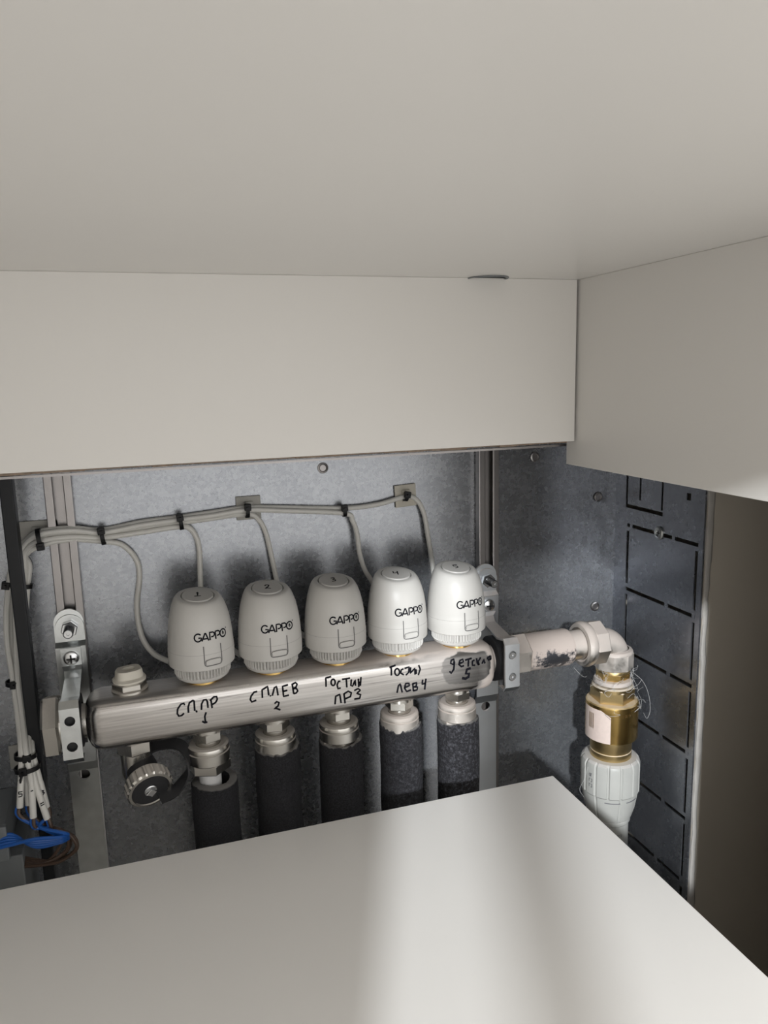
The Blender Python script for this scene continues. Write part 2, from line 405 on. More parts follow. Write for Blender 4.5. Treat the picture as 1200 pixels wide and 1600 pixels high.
board('shade_panel', .357, .82, .285, .301, -.432, TOPZ)  # added unseen panel that throws the shadow edge on the right wall
# chipped raw edge above the opening, coloured dark for the shaded gap
ch = MB()
x = -.31
while x < .288:
    l = random.uniform(.006, .03)
    ch.box(x, x + l, .4705 + random.uniform(0, .001), .4832, .2618 - random.uniform(0, .0009), .26255); x += l
ce = ch.build('chipped_edge', 'shaded_laminate_edge', cup, smooth=False); ce.location = -cup.location
L_ = .352
door = empty('shade_door', (-.329, -.045, 0)); door.rotation_euler = (0, 0, R(-62.5))  # added unseen; blocks the sun from the left of shelf and bar
dpn = MB().box(0, L_, -.018, 0, -.45, 1.35).build('shade_door_leaf', 'laminate', door, smooth=False, bev=.0006)
MB().lathe([(.0, -.0), (.006, 0), (.006, .014), (.012, .018), (.012, .024), (.0, .026)], axmat((L_ - .04, 0, .05), (0, 1, 0)), 20).build('knob', 'zinc', door)
tag(door, 'unseen white door added to shade the left of the shelf', 'door')
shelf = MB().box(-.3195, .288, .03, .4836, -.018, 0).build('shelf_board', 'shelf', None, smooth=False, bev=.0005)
tag(shelf, 'white laminate shelf in the foreground below the pipes', 'shelf')

# ================================================================== recessed metal cabinet
cab = tag(empty('manifold_cabinet', (0, 0, 0)), 'galvanised steel cabinet recessed in the wall behind the pipework', 'cabinet')
SEAM = .1487
MB().box(CX0, SEAM, CY1 - .0008, CY1 + .001, CZ0, CZ1).build('back_sheet', 'galv', cab, smooth=False)
MB().box(SEAM - .004, CX1, CY1, CY1 + .0018, CZ0, CZ1).build('back_sheet', 'galv', cab, smooth=False)
tsh = MB().box(CX0, CX1, CY0 + .012, CY1, CZ1 - .0016, CZ1).build('top_sheet', 'galv', cab, smooth=False)
MB().box(CX0, CX1, CY0, CY1, CZ0 - .0016, CZ0).build('bottom_sheet', 'galv', cab, smooth=False)
MB().box(CX0 - .0016, CX0, CY0, CY1, CZ0, CZ1).build('side_plate', 'galv_dark', cab, smooth=False)
MB().box(CX0, CX1 - .02, CY0 + .0045, CY0 + .0065, CZ1 - .0028, CZ1 - .0013).build('rim', 'rail', cab, smooth=False)
# right side plate: frame with slots, knock-out panels as pieces of their own
rowz = [.171 - .0602 * i for i in range(7)]
YA, YB = .4895, .5835; SL = .0034
big = (YA, YB, rowz[6] - SL / 2, rowz[0] + SL / 2)
holes = [big, (.5835, .5865, .187, .259), (.5645, .5670, .196, .259), (.5345, .5370, .192, .259), (.5345, .5835, .187, .1905), (.5005, .5055, .2055, .2115)]
sp = plate_x(CY0, CY1, CZ0, CZ1, [h for h in holes], CX1, CX1 + .0015).build('side_plate', 'galv_dark', cab, smooth=False)
sp['label'] = 'dark slotted side plate with knock-out panels'
kp = None
for i in range(6):
    z1, z0 = rowz[i], rowz[i + 1]
    if kp is None:
        h = z1 - z0; u0, u1 = YA, YB
        hl = [(u0, u0 + SL, -h + SL / 2 + .0035, -SL / 2 - .0035), (u1 - SL, u1, -h + SL / 2 + .0035, -SL / 2 - .0035)]
        kp = plate_x(u0, u1, -h + SL / 2, -SL / 2, hl, CX1 + .0001, CX1 + .0014).build('knockout_panel', 'galv_dark', sp, smooth=False)
        # tabs that still hold the panel at the ends of the slots
        kp.location = (0, 0, z1)
    else:
        k2 = kp.copy(); COL.objects.link(k2); k2.parent = sp; k2.location = (0, 0, z1)
for i, z in enumerate(rowz):
    for yy in ((YA + .0006, .5245) if i % 2 else (YB - .0075, .518)):
        MB().box(CX1 + .0002, CX1 + .0013, yy, yy + .0035, z - SL / 2, z + SL / 2).build('bridge', 'galv_dark', sp, smooth=False)
def pan_screw(mb, m, r=.0045, h=.0026):
    mb.lathe([(r, 0), (r, h * .35), (r * .85, h * .75), (r * .5, h), (0.0004, h * 1.05)], m, 20)
pl = MB(); m_ = axmat((CX1, .5376, .172), (-1, 0, 0), (0, 1, 0)); pl.lathe([(.0058, 0), (.0058, .0012), (.0046, .0022), (.0032, .0024), (.0032, .0014), (.0004, .0014)], m_, 22).build('plate_screw', 'zinc', cab)
MB().box(-.0022, .0022, -.0005, .0005, .0012, .0017, m_).box(-.0005, .0005, -.0022, .0022, .0012, .0017, m_).build('cross_slot', 'dark', bpy.data.objects['plate_screw'], smooth=False)
# rivets and dimples on the back sheet
for (px_, py_, mt) in ((504, 731, 'rail'), (835, 714, 'rail'), (934, 776, 'rail'), (929, 947, 'rail')):
    p = on(px_, py_, CY1)
    MB().lathe([(.0046, 0), (.0044, .0006), (.0032, .0010), (.0026, .0004), (.0004, .0004)], axmat(p + V((0, -.0008, 0)), (0, -1, 0)), 20).build('rivet', mt, cab)
# the two mounting rails
def rail(xc, name='rail'):
    mb = MB(); x0, x1 = xc - .0095, xc + .0095
    pr = [(x0, .0085), (x0 + .0058, .0085), (x0 + .0058, .0062), (x0 + .0015, .0062), (x0 + .0015, .0016), (x1 - .0015, .0016), (x1 - .0015, .0062), (x1 - .0058, .0062), (x1 - .0058, .0085), (x1, .0085), (x1, .0), (x0, .0)]
    k = len(pr); vs_ = [(a, CY1 - .0008 - d, CZ0 + .001) for a, d in pr] + [(a, CY1 - .0008 - d, CZ1 - .002) for a, d in pr]
    fs_ = [(i, (i + 1) % k, (i + 1) % k + k, i + k) for i in range(k)]
    mb.add(vs_, fs_)
    return mb.build(name, 'rail', cab, smooth=False, bev=.0006)
rail(-.0585); rail(.2862)
# black upright strip near the left edge
MB().box(-.0917, -.0832, .560, .572, CZ0, CZ1 - .0018).build('upright_strip', 'black_paint', cab, smooth=False, bev=.0008)['label'] = 'black upright strip'

# ================================================================== manifold bar
BY, BZ, BH, BR = .5405, .0790, .0184, .0085
def rsq(h, r, n=6):
    out = []
    for q, (cx, cz) in enumerate(((1, 1), (-1, 1), (-1, -1), (1, -1))):
        for i in range(n + 1):
            a = math.pi / 2 * (q + i / n); out.append((cx * (h - r) + r * math.cos(a), cz * (h - r) + r * math.sin(a)))
    return out
def bar_front(z):
    d = abs(z - BZ) - (BH - BR)
    if d <= 0: return BY - BH
    d = min(d, BR * .995)
    return BY - BH + BR - math.sqrt(BR * BR - d * d)
man = tag(empty('manifold', (.105, BY, BZ - BH)), 'brushed steel square manifold bar with marker writing along its front', 'manifold')
mo = man.location
def mbuild(mb, name, mat, parent=man, **k):
    o = mb.build(name, mat, parent, **k)
    if parent is man: o.location = -mo
    return o
mb = MB(); secs = []
X0, X1 = -.0500, .2600
for x, h, r in ((X0, .0105, .0104), (X0 + .001, .0135, .0120), (X0 + .003, .0160, .0105), (X0 + .006, .0177, .0092), (X0 + .011, BH, BR), (.1, BH, BR), (X1 - .011, BH, BR), (X1 - .006, .0177, .0092), (X1 - .003, .0160, .0105), (X1 - .001, .0135, .0120), (X1, .0105, .0104)):
    secs.append([(x, BY + a, BZ + b) for a, b in rsq(h, r)])
k = len(secs[0]); vs_ = [p for s_ in secs for p in s_]; fs_ = []
for j in range(len(secs) - 1):
    for i in range(k): fs_.append((j * k + i, j * k + (i + 1) % k, (j + 1) * k + (i + 1) % k, (j + 1) * k + i))
fs_ += [tuple(range(k)), tuple((len(secs) - 1) * k + i for i in range(k))]
bar = mbuild(mb.add(vs_, fs_), 'bar', 'bar', ang=50)
mbuild(MB().lathe([(.0118, -.0645), (.0118, -.0495)], axmat((0, BY, BZ), (1, 0, 0), (0, 1, 0)), 28), 'neck', 'nickel')
mbuild(MB().lathe([(.0118, .2595), (.0118, .2830)], axmat((0, BY, BZ), (1, 0, 0), (0, 1, 0)), 28), 'neck', 'nickel_dust')
mbuild(MB().hexa(.0222, -.0775, -.0662, axmat((0, BY, BZ), (1, 0, 0), (0, 0, 1)), .0016, off=R(12)).lathe([(.0170, -.0664), (.0170, -.0642)], axmat((0, BY, BZ), (1, 0, 0), (0, 1, 0)), 28), 'end_plug', 'nickel')
# handwriting: strokes measured on the photo, laid on the bar's face
def wr(strokes, ox, oy, k=.25):
    out = []
    for st in strokes:
        s2 = []
        for (a, b) in st:
            Y = BY - BH
            for _ in range(5):
                p = on(ox + a * k, oy + b * k, Y); Y = bar_front(p.z)
            s2.append((p.x, p.z))
        out.append(s2)
    return out
def bar_surf(u, v_):
    y = bar_front(v_); e = .0004; dy = (bar_front(v_ + e) - bar_front(v_ - e)) / (2 * e)
    return V((u, y, v_)), V((0, -1, dy)).normalized()
def ell(cx, cy, rx, ry, a0=0, a1=360, n=12): return [(cx + rx * math.cos(R(a0 + (a1 - a0) * i / n)), cy + ry * math.sin(R(a0 + (a1 - a0) * i / n))) for i in range(n + 1)]
W1 = [[(153, 408), (150, 395), (130, 402), (110, 432), (108, 460), (118, 476), (135, 472), (150, 458)], [(178, 455), (176, 420), (184, 392), (205, 378), (213, 382), (217, 443)], [(226, 440), (230, 452)],
      [(259, 436), (260, 400), (272, 375), (288, 372), (296, 385), (300, 424)], [(318, 372), (326, 425)], [(312, 380), (335, 356), (354, 354), (358, 370), (348, 390), (328, 402)],
      [(288, 452), (280, 478), (284, 512)], [(264, 508), (280, 517), (296, 512)]]
W2 = [[(608, 322), (588, 326), (570, 350), (564, 372), (574, 387), (602, 376)], [(640, 362), (638, 312), (672, 290), (680, 346)], [(688, 345), (693, 352)], [(702, 348), (714, 300), (728, 290), (738, 346)],
      [(800, 280), (766, 290), (772, 352), (806, 345)], [(768, 322), (796, 314)], [(826, 276), (836, 336)], [(822, 280), (846, 266), (857, 276), (850, 294), (830, 304), (852, 302), (861, 318), (850, 332), (834, 336)],
      [(716, 398), (730, 385), (744, 392), (738, 412), (714, 430), (730, 428), (752, 437)]]
W3 = [[(-42, 372), (-44, 318), (-10, 308)], ell(2, 345, 13, 20), [(48, 338), (36, 338), (27, 360), (32, 384), (50, 380)], [(58, 326), (108, 318)], [(84, 322), (88, 376)], [(116, 326), (113, 364), (124, 368), (140, 330), (142, 366)],
      [(160, 322), (162, 374)], [(176, 312), (172, 366)], [(162, 350), (175, 340)], [(14, 482), (18, 432), (44, 420), (52, 474)], [(70, 416), (77, 476)], [(66, 420), (96, 400), (116, 410), (110, 434), (76, 448)],
      [(134, 396), (158, 384), (172, 394), (150, 414), (174, 422), (168, 444), (134, 450)]]
W4 = [[(366, 302), (364, 248)], [(354, 252), (392, 238)], ell(402, 280, 15, 21), [(442, 260), (428, 266), (424, 286), (444, 298)], [(448, 258), (476, 248), (474, 282), (456, 300)], [(486, 250), (484, 288), (512, 256), (514, 296)], [(520, 262), (522, 292)], [(536, 236), (546, 262), (534, 300)],
      [(402, 410), (410, 366), (422, 354), (434, 408)], [(448, 378), (478, 366), (476, 350), (456, 352), (448, 380), (462, 402), (488, 392)], [(500, 350), (504, 398)], [(498, 354), (524, 346), (522, 366), (504, 374), (530, 374), (526, 392), (502, 398)], [(562, 328), (558, 356), (582, 350)], [(582, 322), (574, 390)]]
W5 = [[(760, 200), (740, 206), (736, 226), (752, 232), (760, 206), (756, 262), (740, 288), (730, 276)], [(790, 228), (816, 216), (812, 200), (794, 208), (788, 232), (802, 246), (820, 240)], [(826, 206), (868, 194)], [(848, 202), (846, 246)], [(886, 204), (872, 212), (872, 238), (890, 238)],
      [(898, 194), (902, 222), (912, 236)], [(924, 188), (908, 214), (914, 236)], [(932, 228), (944, 200), (950, 226)], [(986, 178), (966, 192), (974, 206), (988, 196), (986, 178), (984, 206)]]
W5b = [[(862, 256), (838, 264), (832, 290), (852, 290), (848, 310), (830, 322), (808, 318)]]
for st, ox, oy, wd_ in ((W1, 250, 1000, .0013), (W2, 250, 1000, .0013), (W3, 520, 980, .0013), (W4, 520, 980, .0013), (W5, 520, 980, .0015), (W5b, 520, 980, .0021)):
    ribbons(wr(st, ox, oy), wd_, bar_surf).build('marker_writing', 'ink', bar, smooth=False)

# air vent on the bar
VX = -.0195; vt = tag(empty('air_vent', (VX, BY, BZ + BH)), 'small off-white plastic air vent cap on the left end of the bar', 'air vent')
MB().lathe([(.0125, -.0003), (.0125, .0012), (.0118, .0015)], None, 28).hexa(.0118, .0012, .0062, None, .0008, off=R(8)).build('hex_base', 'nickel', vt)
def oval(rx, ry, n=36, p=3.0):
    out = []
    for i in range(n):
        a = 2 * math.pi * i / n; c_, s_ = math.cos(a), math.sin(a)
        out.append((rx * math.copysign(abs(c_) ** (2 / p), c_), ry * math.copysign(abs(s_) ** (2 / p), s_)))
    return out
mb = MB(); rings = []
for rx, ry, z, p in ((.0105, .0095, .0062, 2), (.0128, .0112, .0075, 2.2), (.0128, .0110, .0088, 2.3), (.0108, .0082, .0100, 2.8), (.0102, .0076, .0142, 3), (.0094, .0068, .0156, 3), (.0050, .0034, .0156, 2.4), (.0048, .0032, .0130, 2.4), (.0004, .0004, .0130, 2)):
    rings.append([(a, b, z) for a, b in oval(rx, ry, 36, p)])
vs_ = [p for r_ in rings for p in r_]; fs_ = [(j * 36 + i, j * 36 + (i + 1) % 36, (j + 1) * 36 + (i + 1) % 36, (j + 1) * 36 + i) for j in range(len(rings) - 1) for i in range(36)]
fs_.append(tuple(range(35, -1, -1)))
vc = mb.add(vs_, fs_).build('cap', 'vent_plastic', vt, ang=40); vc.rotation_euler = (R(4), 0, R(16)); vc.scale = (.88, .9, 1)
MB().box(-.0030, .0030, -.0008, .0008, .0128, .0134).build('slot', 'dark', vc, smooth=False)

# drain valve under the bar
dv = tag(empty('drain_valve', (VX, BY, BZ - BH)), 'drain valve with ribbed metal cap hanging under the left end of the bar', 'valve')
MB().hexa(.0130, -.0095, 0, None, .0008, off=R(20)).lathe([(.0095, -.030), (.0105, -.026), (.0105, -.0095)], None, 24).build('hex_base', 'nickel', dv)
dax = V((.24, -.93, -.34)).normalized(); dc = V((.004, -.006, -.024))
dm = axmat(dc, dax)
MB().lathe([(.0105, -.008), (.0112, 0), (.0112, .0095)], dm, 24).build('spout', 'rubber', dv)
cp = MB().lathe([(.0120, .0085), (.0152, .0090), (.0157, .0105), (.0157, .0180), (.0150, .0192), (.0132, .0195), (.0128, .0188)], dm, 96, fn=lambda a, z: 1 + (.035 if math.sin(a * 20) > 0 else -.025) if .0095 < z < .0185 else 1, cap=(False, False)).build('ribbed_cap', 'nickel', dv, ang=20)
MB().lathe([(.0129, .0150), (.0129, .0184), (.0045, .0186), (.0045, .0170)], dm, 40).build('black_disc', 'rubber', dv)
MB().lathe([(.0046, .0165), (.0046, .0196), (.0040, .0200), (.0004, .0200)], dm, 24).hexa(.0036, .0195, .0222, dm, .0004, n=4).build('square_stem', 'bolt', dv)
# black retaining strap looping round the cap
pts = spline([V((.004, .004, -.016)), V((.016, .002, -.010)), V((.030, -.002, -.010)), V((.036, -.006, -.018)), V((.034, -.012, -.028)), V((.025, -.019, -.036)), V((.014, -.023, -.038))], 8)
mb = MB(); prev = []
for i, p in enumerate(pts):
    t = (pts[min(i + 1, len(pts) - 1)] - pts[max(i - 1, 0)]).normalized(); wv = V((-.25, -.85, -.45)).normalized(); wv = (wv - t * wv.dot(t)).normalized(); nn = t.cross(wv)
    prev += [p + wv * .0045 + nn * .0008, p - wv * .0045 + nn * .0008, p - wv * .0045 - nn * .0008, p + wv * .0045 - nn * .0008]
fs_ = [(i * 4 + k, i * 4 + (k + 1) % 4, i * 4 + 4 + (k + 1) % 4, i * 4 + 4 + k) for i in range(len(pts) - 1) for k in range(4)]
fs_ += [(3, 2, 1, 0), tuple((len(pts) - 1) * 4 + k for k in range(4))]
mb.add([tuple(p) for p in prev], fs_).build('strap', 'rubber', dv)

# ================================================================== brackets
def bracket(xc, xa, mat, label, screws):
    g = tag(empty('bracket', (xc, CY1 - .010, -.10)), label, 'bracket', 'manifold brackets'); o = g.location
    def bl(mb_, name, mt, par=g, **k):
        ob = mb_.build(name, mt, par, **k)
        if par is g: ob.location = -o
        return ob
    yb = CY1 - .0094
    prof = [(yb, CZ0 + .01), (yb, .018), (yb - .004, .026), (yb - .004, .060), (yb - .004, .095), (yb - .0045, .1175), (yb, .1205), (yb, .136)]
    base_ = MB().strap(prof, xc - .0105, xc + .0105, .0022)
    # rounded head
    nseg = 20; vs_ = []
    for y in (yb, yb - .0022):
        for i in range(nseg + 1):
            a = math.pi * i / nseg; vs_.append((xc + .0105 * math.cos(a), y, .136 + .0105 * math.sin(a)))
    fs_ = [tuple(range(nseg + 1)), tuple(range(2 * nseg + 1, nseg, -1))] + [(i, i + 1, i + nseg + 2, i + nseg + 1) for i in range(nseg)] + [(0, nseg + 1, 2 * nseg + 1, nseg)]
    base_.add(vs_, fs_)
    bo = bl(base_, 'base_plate', mat, smooth=False)
    bpy.context.view_layer.update()
    cutter = MB().tube([(xc, yb - .02, .0135), (xc, yb + .02, .0135)], .0043, 20).build('cutter', 'dark')
    cut(bo, [cutter])
    bl(MB().box(xc + .0025, xc + .0055, yb - .0064, yb - .0057, .0415, .0475), 'square_hole', 'dark', smooth=False)
    # bolt, washer, nut
    bz = .1325; m = axmat((xc + .0005, yb - .0022, bz), (0, -1, 0), (1, 0, 0))
    w_ = bl(MB().lathe([(.0100, 0), (.0102, .0003), (.0100, .0016), (.0040, .0016)], m, 32), 'washer', mat)
    bl(MB().hexa(.0061, .0016, .0066, m, .0006, off=R(15)), 'nut', 'bolt')
    bl(MB().lathe([(.0033, 0), (.0033, .0160), (.0028, .0172), (.0012, .0172), (.0010, .0164), (.0004, .0164)], m, 18, fn=lambda a, z: 1), 'stud', 'bolt')
    th = MB()
    for i in range(10): th.lathe([(.0033, .0070 + i * .0010), (.0036, .0074 + i * .0010), (.0033, .0078 + i * .0010)], m, 18, cap=(False, False))
    bl(th, 'thread', 'bolt')
    # strap that grips the neck of the bar
    y2 = yb - .0068
    pr = [(y2, .1185), (y2, .1040), (y2 - .004, .1005), (y2 - .015, .0985), (.527, .1010), (.5155, .1035), (.5125, .1005), (.5120, .0665), (.5145, .0635), (.524, .0630)]
    xm = xc * .35 + xa * .65
    wds = [.0070, .0070, .0062, .0056, .0058, .0060, .0062, .0062, .0062, .0058]
    cxs = [xc, xc, xc * .8 + xa * .2, xc * .6 + xa * .4, xa, xa, xa, xa, xa, xa]
    mb_ = MB().strap(pr, -1, 1, -.0017)
    mb_.v = [(cxs[i // 4] + wds[i // 4] * (1 if p[0] > 0 else -1), p[1], p[2]) for i, p in enumerate(mb_.v)]
    so = bl(mb_, 'clamp_strap', mat, smooth=False)
    bpy.context.view_layer.update()
    cs = [MB().tube([(xa, .505, z), (xa, .52, z)], .0034, 20).build('cutter', 'dark') for z in (.0925, .0745)]
    cut(so, cs)
    sm = axmat((xc, y2 - .0017, .1108), (0, -1, 0), (1, 0, 0))
    sc = bl(MB().lathe([(.0056, -.0005), (.0056, .0010), (.0050, .0024), (.0034, .0032), (.0006, .0034)], sm, 26), 'screw', 'bolt')
    bl(MB().box(-.0032, .0032, -.0006, .0006, .0026, .0038, sm).box(-.0006, .0006, -.0032, .0032, .0026, .0038, sm), 'cross_slot', 'dark', smooth=False)
    # rubber liner between strap and neck
    bl(MB().box(xa - .0055, xa + .0055, .5145, .5170, .0660, .1000), 'rubber_liner', 'rubber', smooth=False, bev=.0006)
    bl(MB().lathe([(.0122, -.0055), (.0185, -.005), (.0185, .005), (.0122, .0055)], axmat((xa, BY, BZ + .001), (1, 0, 0), (0, 1, 0)), 28, cap=(False, False)), 'rubber_ring', 'rubber')
    if screws:
        for z in (.0925, .0745):
            s_ = bl(MB().lathe([(.0031, -.004), (.0031, .0012), (.0026, .0020), (.0012, .0020), (.0010, .0008), (.0003, .0008)], axmat((xa, .5118, z), (0, -1, 0)), 18), 'clamp_screw', 'bolt')
    return g
bracket(-.0602, -.0575, 'zinc', 'zinc bracket with two open holes clamping the left end of the bar', False)
bracket(.2812, .2665, 'zinc_dusty', 'dusty zinc bracket with two screws clamping the right end of the bar', True)

# ================================================================== thermal actuators
APROF = [(.0130, .0038), (.0160, .0046), (.0176, .0060), (.0183, .0072)]
AZ0 = BZ + BH
BODY = [(.0203, .0140), (.0228, .0140), (.0234, .0146), (.0235, .0200), (.0235, .0262), (.0232, .0272), (.0231, .0300), (.0228, .0350), (.0222, .0410), (.0213, .0470), (.0201, .0530), (.0186, .0585), (.0170, .0622), (.0158, .0638), (.0146, .0645), (.0119, .0645), (.0118, .0590), (.0100, .0590)]
def slope(p):
    t = max(0.0, min(1.0, (p[2] - .046) / .018)); t = t * t * (3 - 2 * t)
    return (p[0], p[1], p[2] + .17 * p[1] * t - .0016 * t)
def sloped(mb): mb.v = [slope(p) for p in mb.v]; return mb
def body_r(z):
    for (r0, z0), (r1, z1) in zip(BODY[1:-3], BODY[2:-2]):
        if z0 <= z <= z1 and z1 > z0: return r0 + (r1 - r0) * (z - z0) / (z1 - z0)
    return .0235
def asurf(u, v_):   # u: arc length at r=.0228 counted to the right, v: height
    a = u / .0228; r = body_r(v_)
    e = .0005; dr = (body_r(v_ + e) - body_r(v_ - e)) / (2 * e)
    n_ = V((math.sin(a), -math.cos(a), -dr)).normalized()
    return V((r * math.sin(a), -r * math.cos(a), v_)), n_
def gappo():
    h = .0054; z = .0360; st = []; x = -.0118
    def P(*p): return [(x + a * .0046, z + b * h) for a, b in p]
    st.append([(x + .0023 + .0025 * math.cos(R(a)), z + h / 2 + h / 2 * math.sin(R(a))) for a in range(40, 331, 20)] + P((1.02, .46), (.55, .46))); x += .0052
    st.append(P((-.08, 0), (.45, 1), (.55, 1), (.95, 0))); st.append(P((.18, .28), (.72, .28))); x += .0049
    for _ in range(2):
        st.append(P((.1, 0), (.1, 1), (.6, 1), (.82, .88), (.86, .68), (.78, .50), (.6, .42), (.3, .42))); x += .0043
    st.append([(x + .0026 + .0027 * math.cos(R(a)), z + h / 2 + h / 2 * math.sin(R(a))) for a in range(0, 361, 20)])
    cx = x + .0026
    drop = [[(cx, z + h * .80), (cx - .0006, z + h * .48), (cx, z + h * .34), (cx + .0006, z + h * .48), (cx, z + h * .72)]]
    reg = [[(x + .0060 + .0004 * math.cos(R(a)), z + h * 1.02 + .0004 * math.sin(R(a))) for a in range(0, 361, 60)]]
    return st, reg, drop
CAPN = {1: [[(-.3, .5), (.1, 1), (.0, -.6)], [(-.9, -.9), (.9, -.8)]],
        2: [[(-.7, .5), (-.2, 1), (.5, .8), (.4, .2), (-.7, -.9), (.0, -.7), (.9, -1)]],
        3: [[(-.6, .8), (.3, 1), (.5, .6), (-.2, .1), (.6, -.2), (.4, -.8), (-.6, -.9)]],
        4: [[(-.7, .9), (-.8, -.1), (.5, .0)], [(.6, .9), (.3, -1)]],
        5: [[(.8, .9), (-.6, .8), (-.6, .1), (.4, .1), (.5, -.6), (-.5, -1)]]}
WORDS = ['one', 'two', 'three', 'four', 'five']
a0 = None; PARTS = {}
ROT = [16, 7, 7, 8.5, 9]
for i in range(5):
    ax = .0315 + .05 * i
    t = empty('thermal_actuator', (ax, BY, AZ0)); t.rotation_euler = (0, 0, R(ROT[i]))
    tag(t, 'grey plastic thermal actuator with a handwritten %s on its cap' % WORDS[i], 'actuator', 'thermal actuators on the manifold')
    if i == 0:
        PARTS['collar'] = MB().lathe([(.0122, -.0002), (.0122, .0012), (.0112, .0018), (.0112, .0046)], None, 32).build('brass_collar', 'brass', t)
        NK = 52
        PARTS['knurl'] = MB().lathe([(.0120, .0022), (.0160, .0027), (.0186, .0046), (.0195, .0068), (.0200, .0076), (.0200, .0130), (.0196, .0136), (.0196, .0145)], None, NK * 4,
                                    fn=lambda a, z: (1 - .10 * (1 if (a * NK / (2 * math.pi)) % 1 < .5 else 0)) if 0.0074 < z < .0132 else 1).build('knurled_ring', 'actuator', t, ang=15)
        PARTS['body'] = sloped(MB().lathe(BODY, None, 64, cap=(True, False))).build('body', 'actuator', t, ang=34)
        PARTS['cap'] = sloped(MB().lathe([(.0111, .0585), (.0111, .0645), (.0107, .0651), (.0004, .0652)], None, 48)).build('cap', 'actuator', t, ang=34)
        b = PARTS['body']
        st, reg, drp = gappo()
        PARTS['logo'] = ribbons(st, .00098, asurf).build('lettering', 'ink', b, smooth=False)
        PARTS['drop'] = ribbons(drp, .0007, asurf).build('lettering', 'ink', b, smooth=False)
        PARTS['reg'] = ribbons(reg, .0003, asurf).build('lettering', 'ink', b, smooth=False)
        cl = [[(-.0062, .0322), (-.0062, .0200), (-.0058, .0184), (-.0046, .0178), (.0046, .0178), (.0058, .0184), (.0062, .0200), (.0062, .0322)]]
        PARTS['clip'] = ribbons(cl, .0007, asurf).build('clip_groove', 'seam', b, smooth=False)
        # raised pad at the foot of the clip
        mb = MB(); g = []; nu = 14
        for lift in (.0001, .0007):
            for (u_, v_) in [(.0046 * math.cos(R(q)) ** 1 * (1 if True else 1), .0206 + .0017 * math.sin(R(q))) for q in range(0, 360, 15)]:
                uu = max(-.0050, min(.0050, u_ * 1.35)); p, nn = asurf(uu, v_); g.append(tuple(p + nn * lift))
        mb.add(g, [tuple(range(24, 48))] + [(k, (k + 1) % 24, (k + 1) % 24 + 24, k + 24) for k in range(24)])
        PARTS['clip_pad'] = mb.build('clip_pad', 'actuator', b, ang=50)
        PARTS['clip_line'] = ribbons([[(-.0050, .0190), (-.0056, .0206), (-.0050, .0222), (-.002, .0227), (.002, .0227), (.0050, .0222), (.0056, .0206), (.0050, .0190)]], .0003, asurf).build('clip_groove', 'seam', b, smooth=False)
        PARTS['seamline'] = MB().lathe([(.02347, .0259), (.02354, .0260), (.02347, .0261)], None, 64, cap=(False, False)).build('parting_line', 'seam', b)
    else:
        nb = None
        for k_ in ('collar', 'knurl', 'body', 'cap'):
            o = PARTS[k_].copy(); COL.objects.link(o); o.parent = t
            if k_ == 'body': nb = o
            if k_ == 'cap': ncap = o
        for k_ in ('logo', 'drop', 'reg', 'clip', 'clip_pad', 'clip_line', 'seamline'):
            o = PARTS[k_].copy(); COL.objects.link(o); o.parent = nb
    capo = PARTS['cap'] if i == 0 else ncap
    ca = R(-ROT[i] - 4)
    def csurf(u, v_): return V((u * math.cos(ca) - v_ * math.sin(ca), u * math.sin(ca) + v_ * math.cos(ca), .0652)), V((0, 0, 1))
    sloped(ribbons([[(a * .0026, b_ * .0034) for a, b_ in s_] for s_ in CAPN[i + 1]], .0009, csurf, lift=.00015)).build('handwritten_number', 'ink', capo, smooth=False)

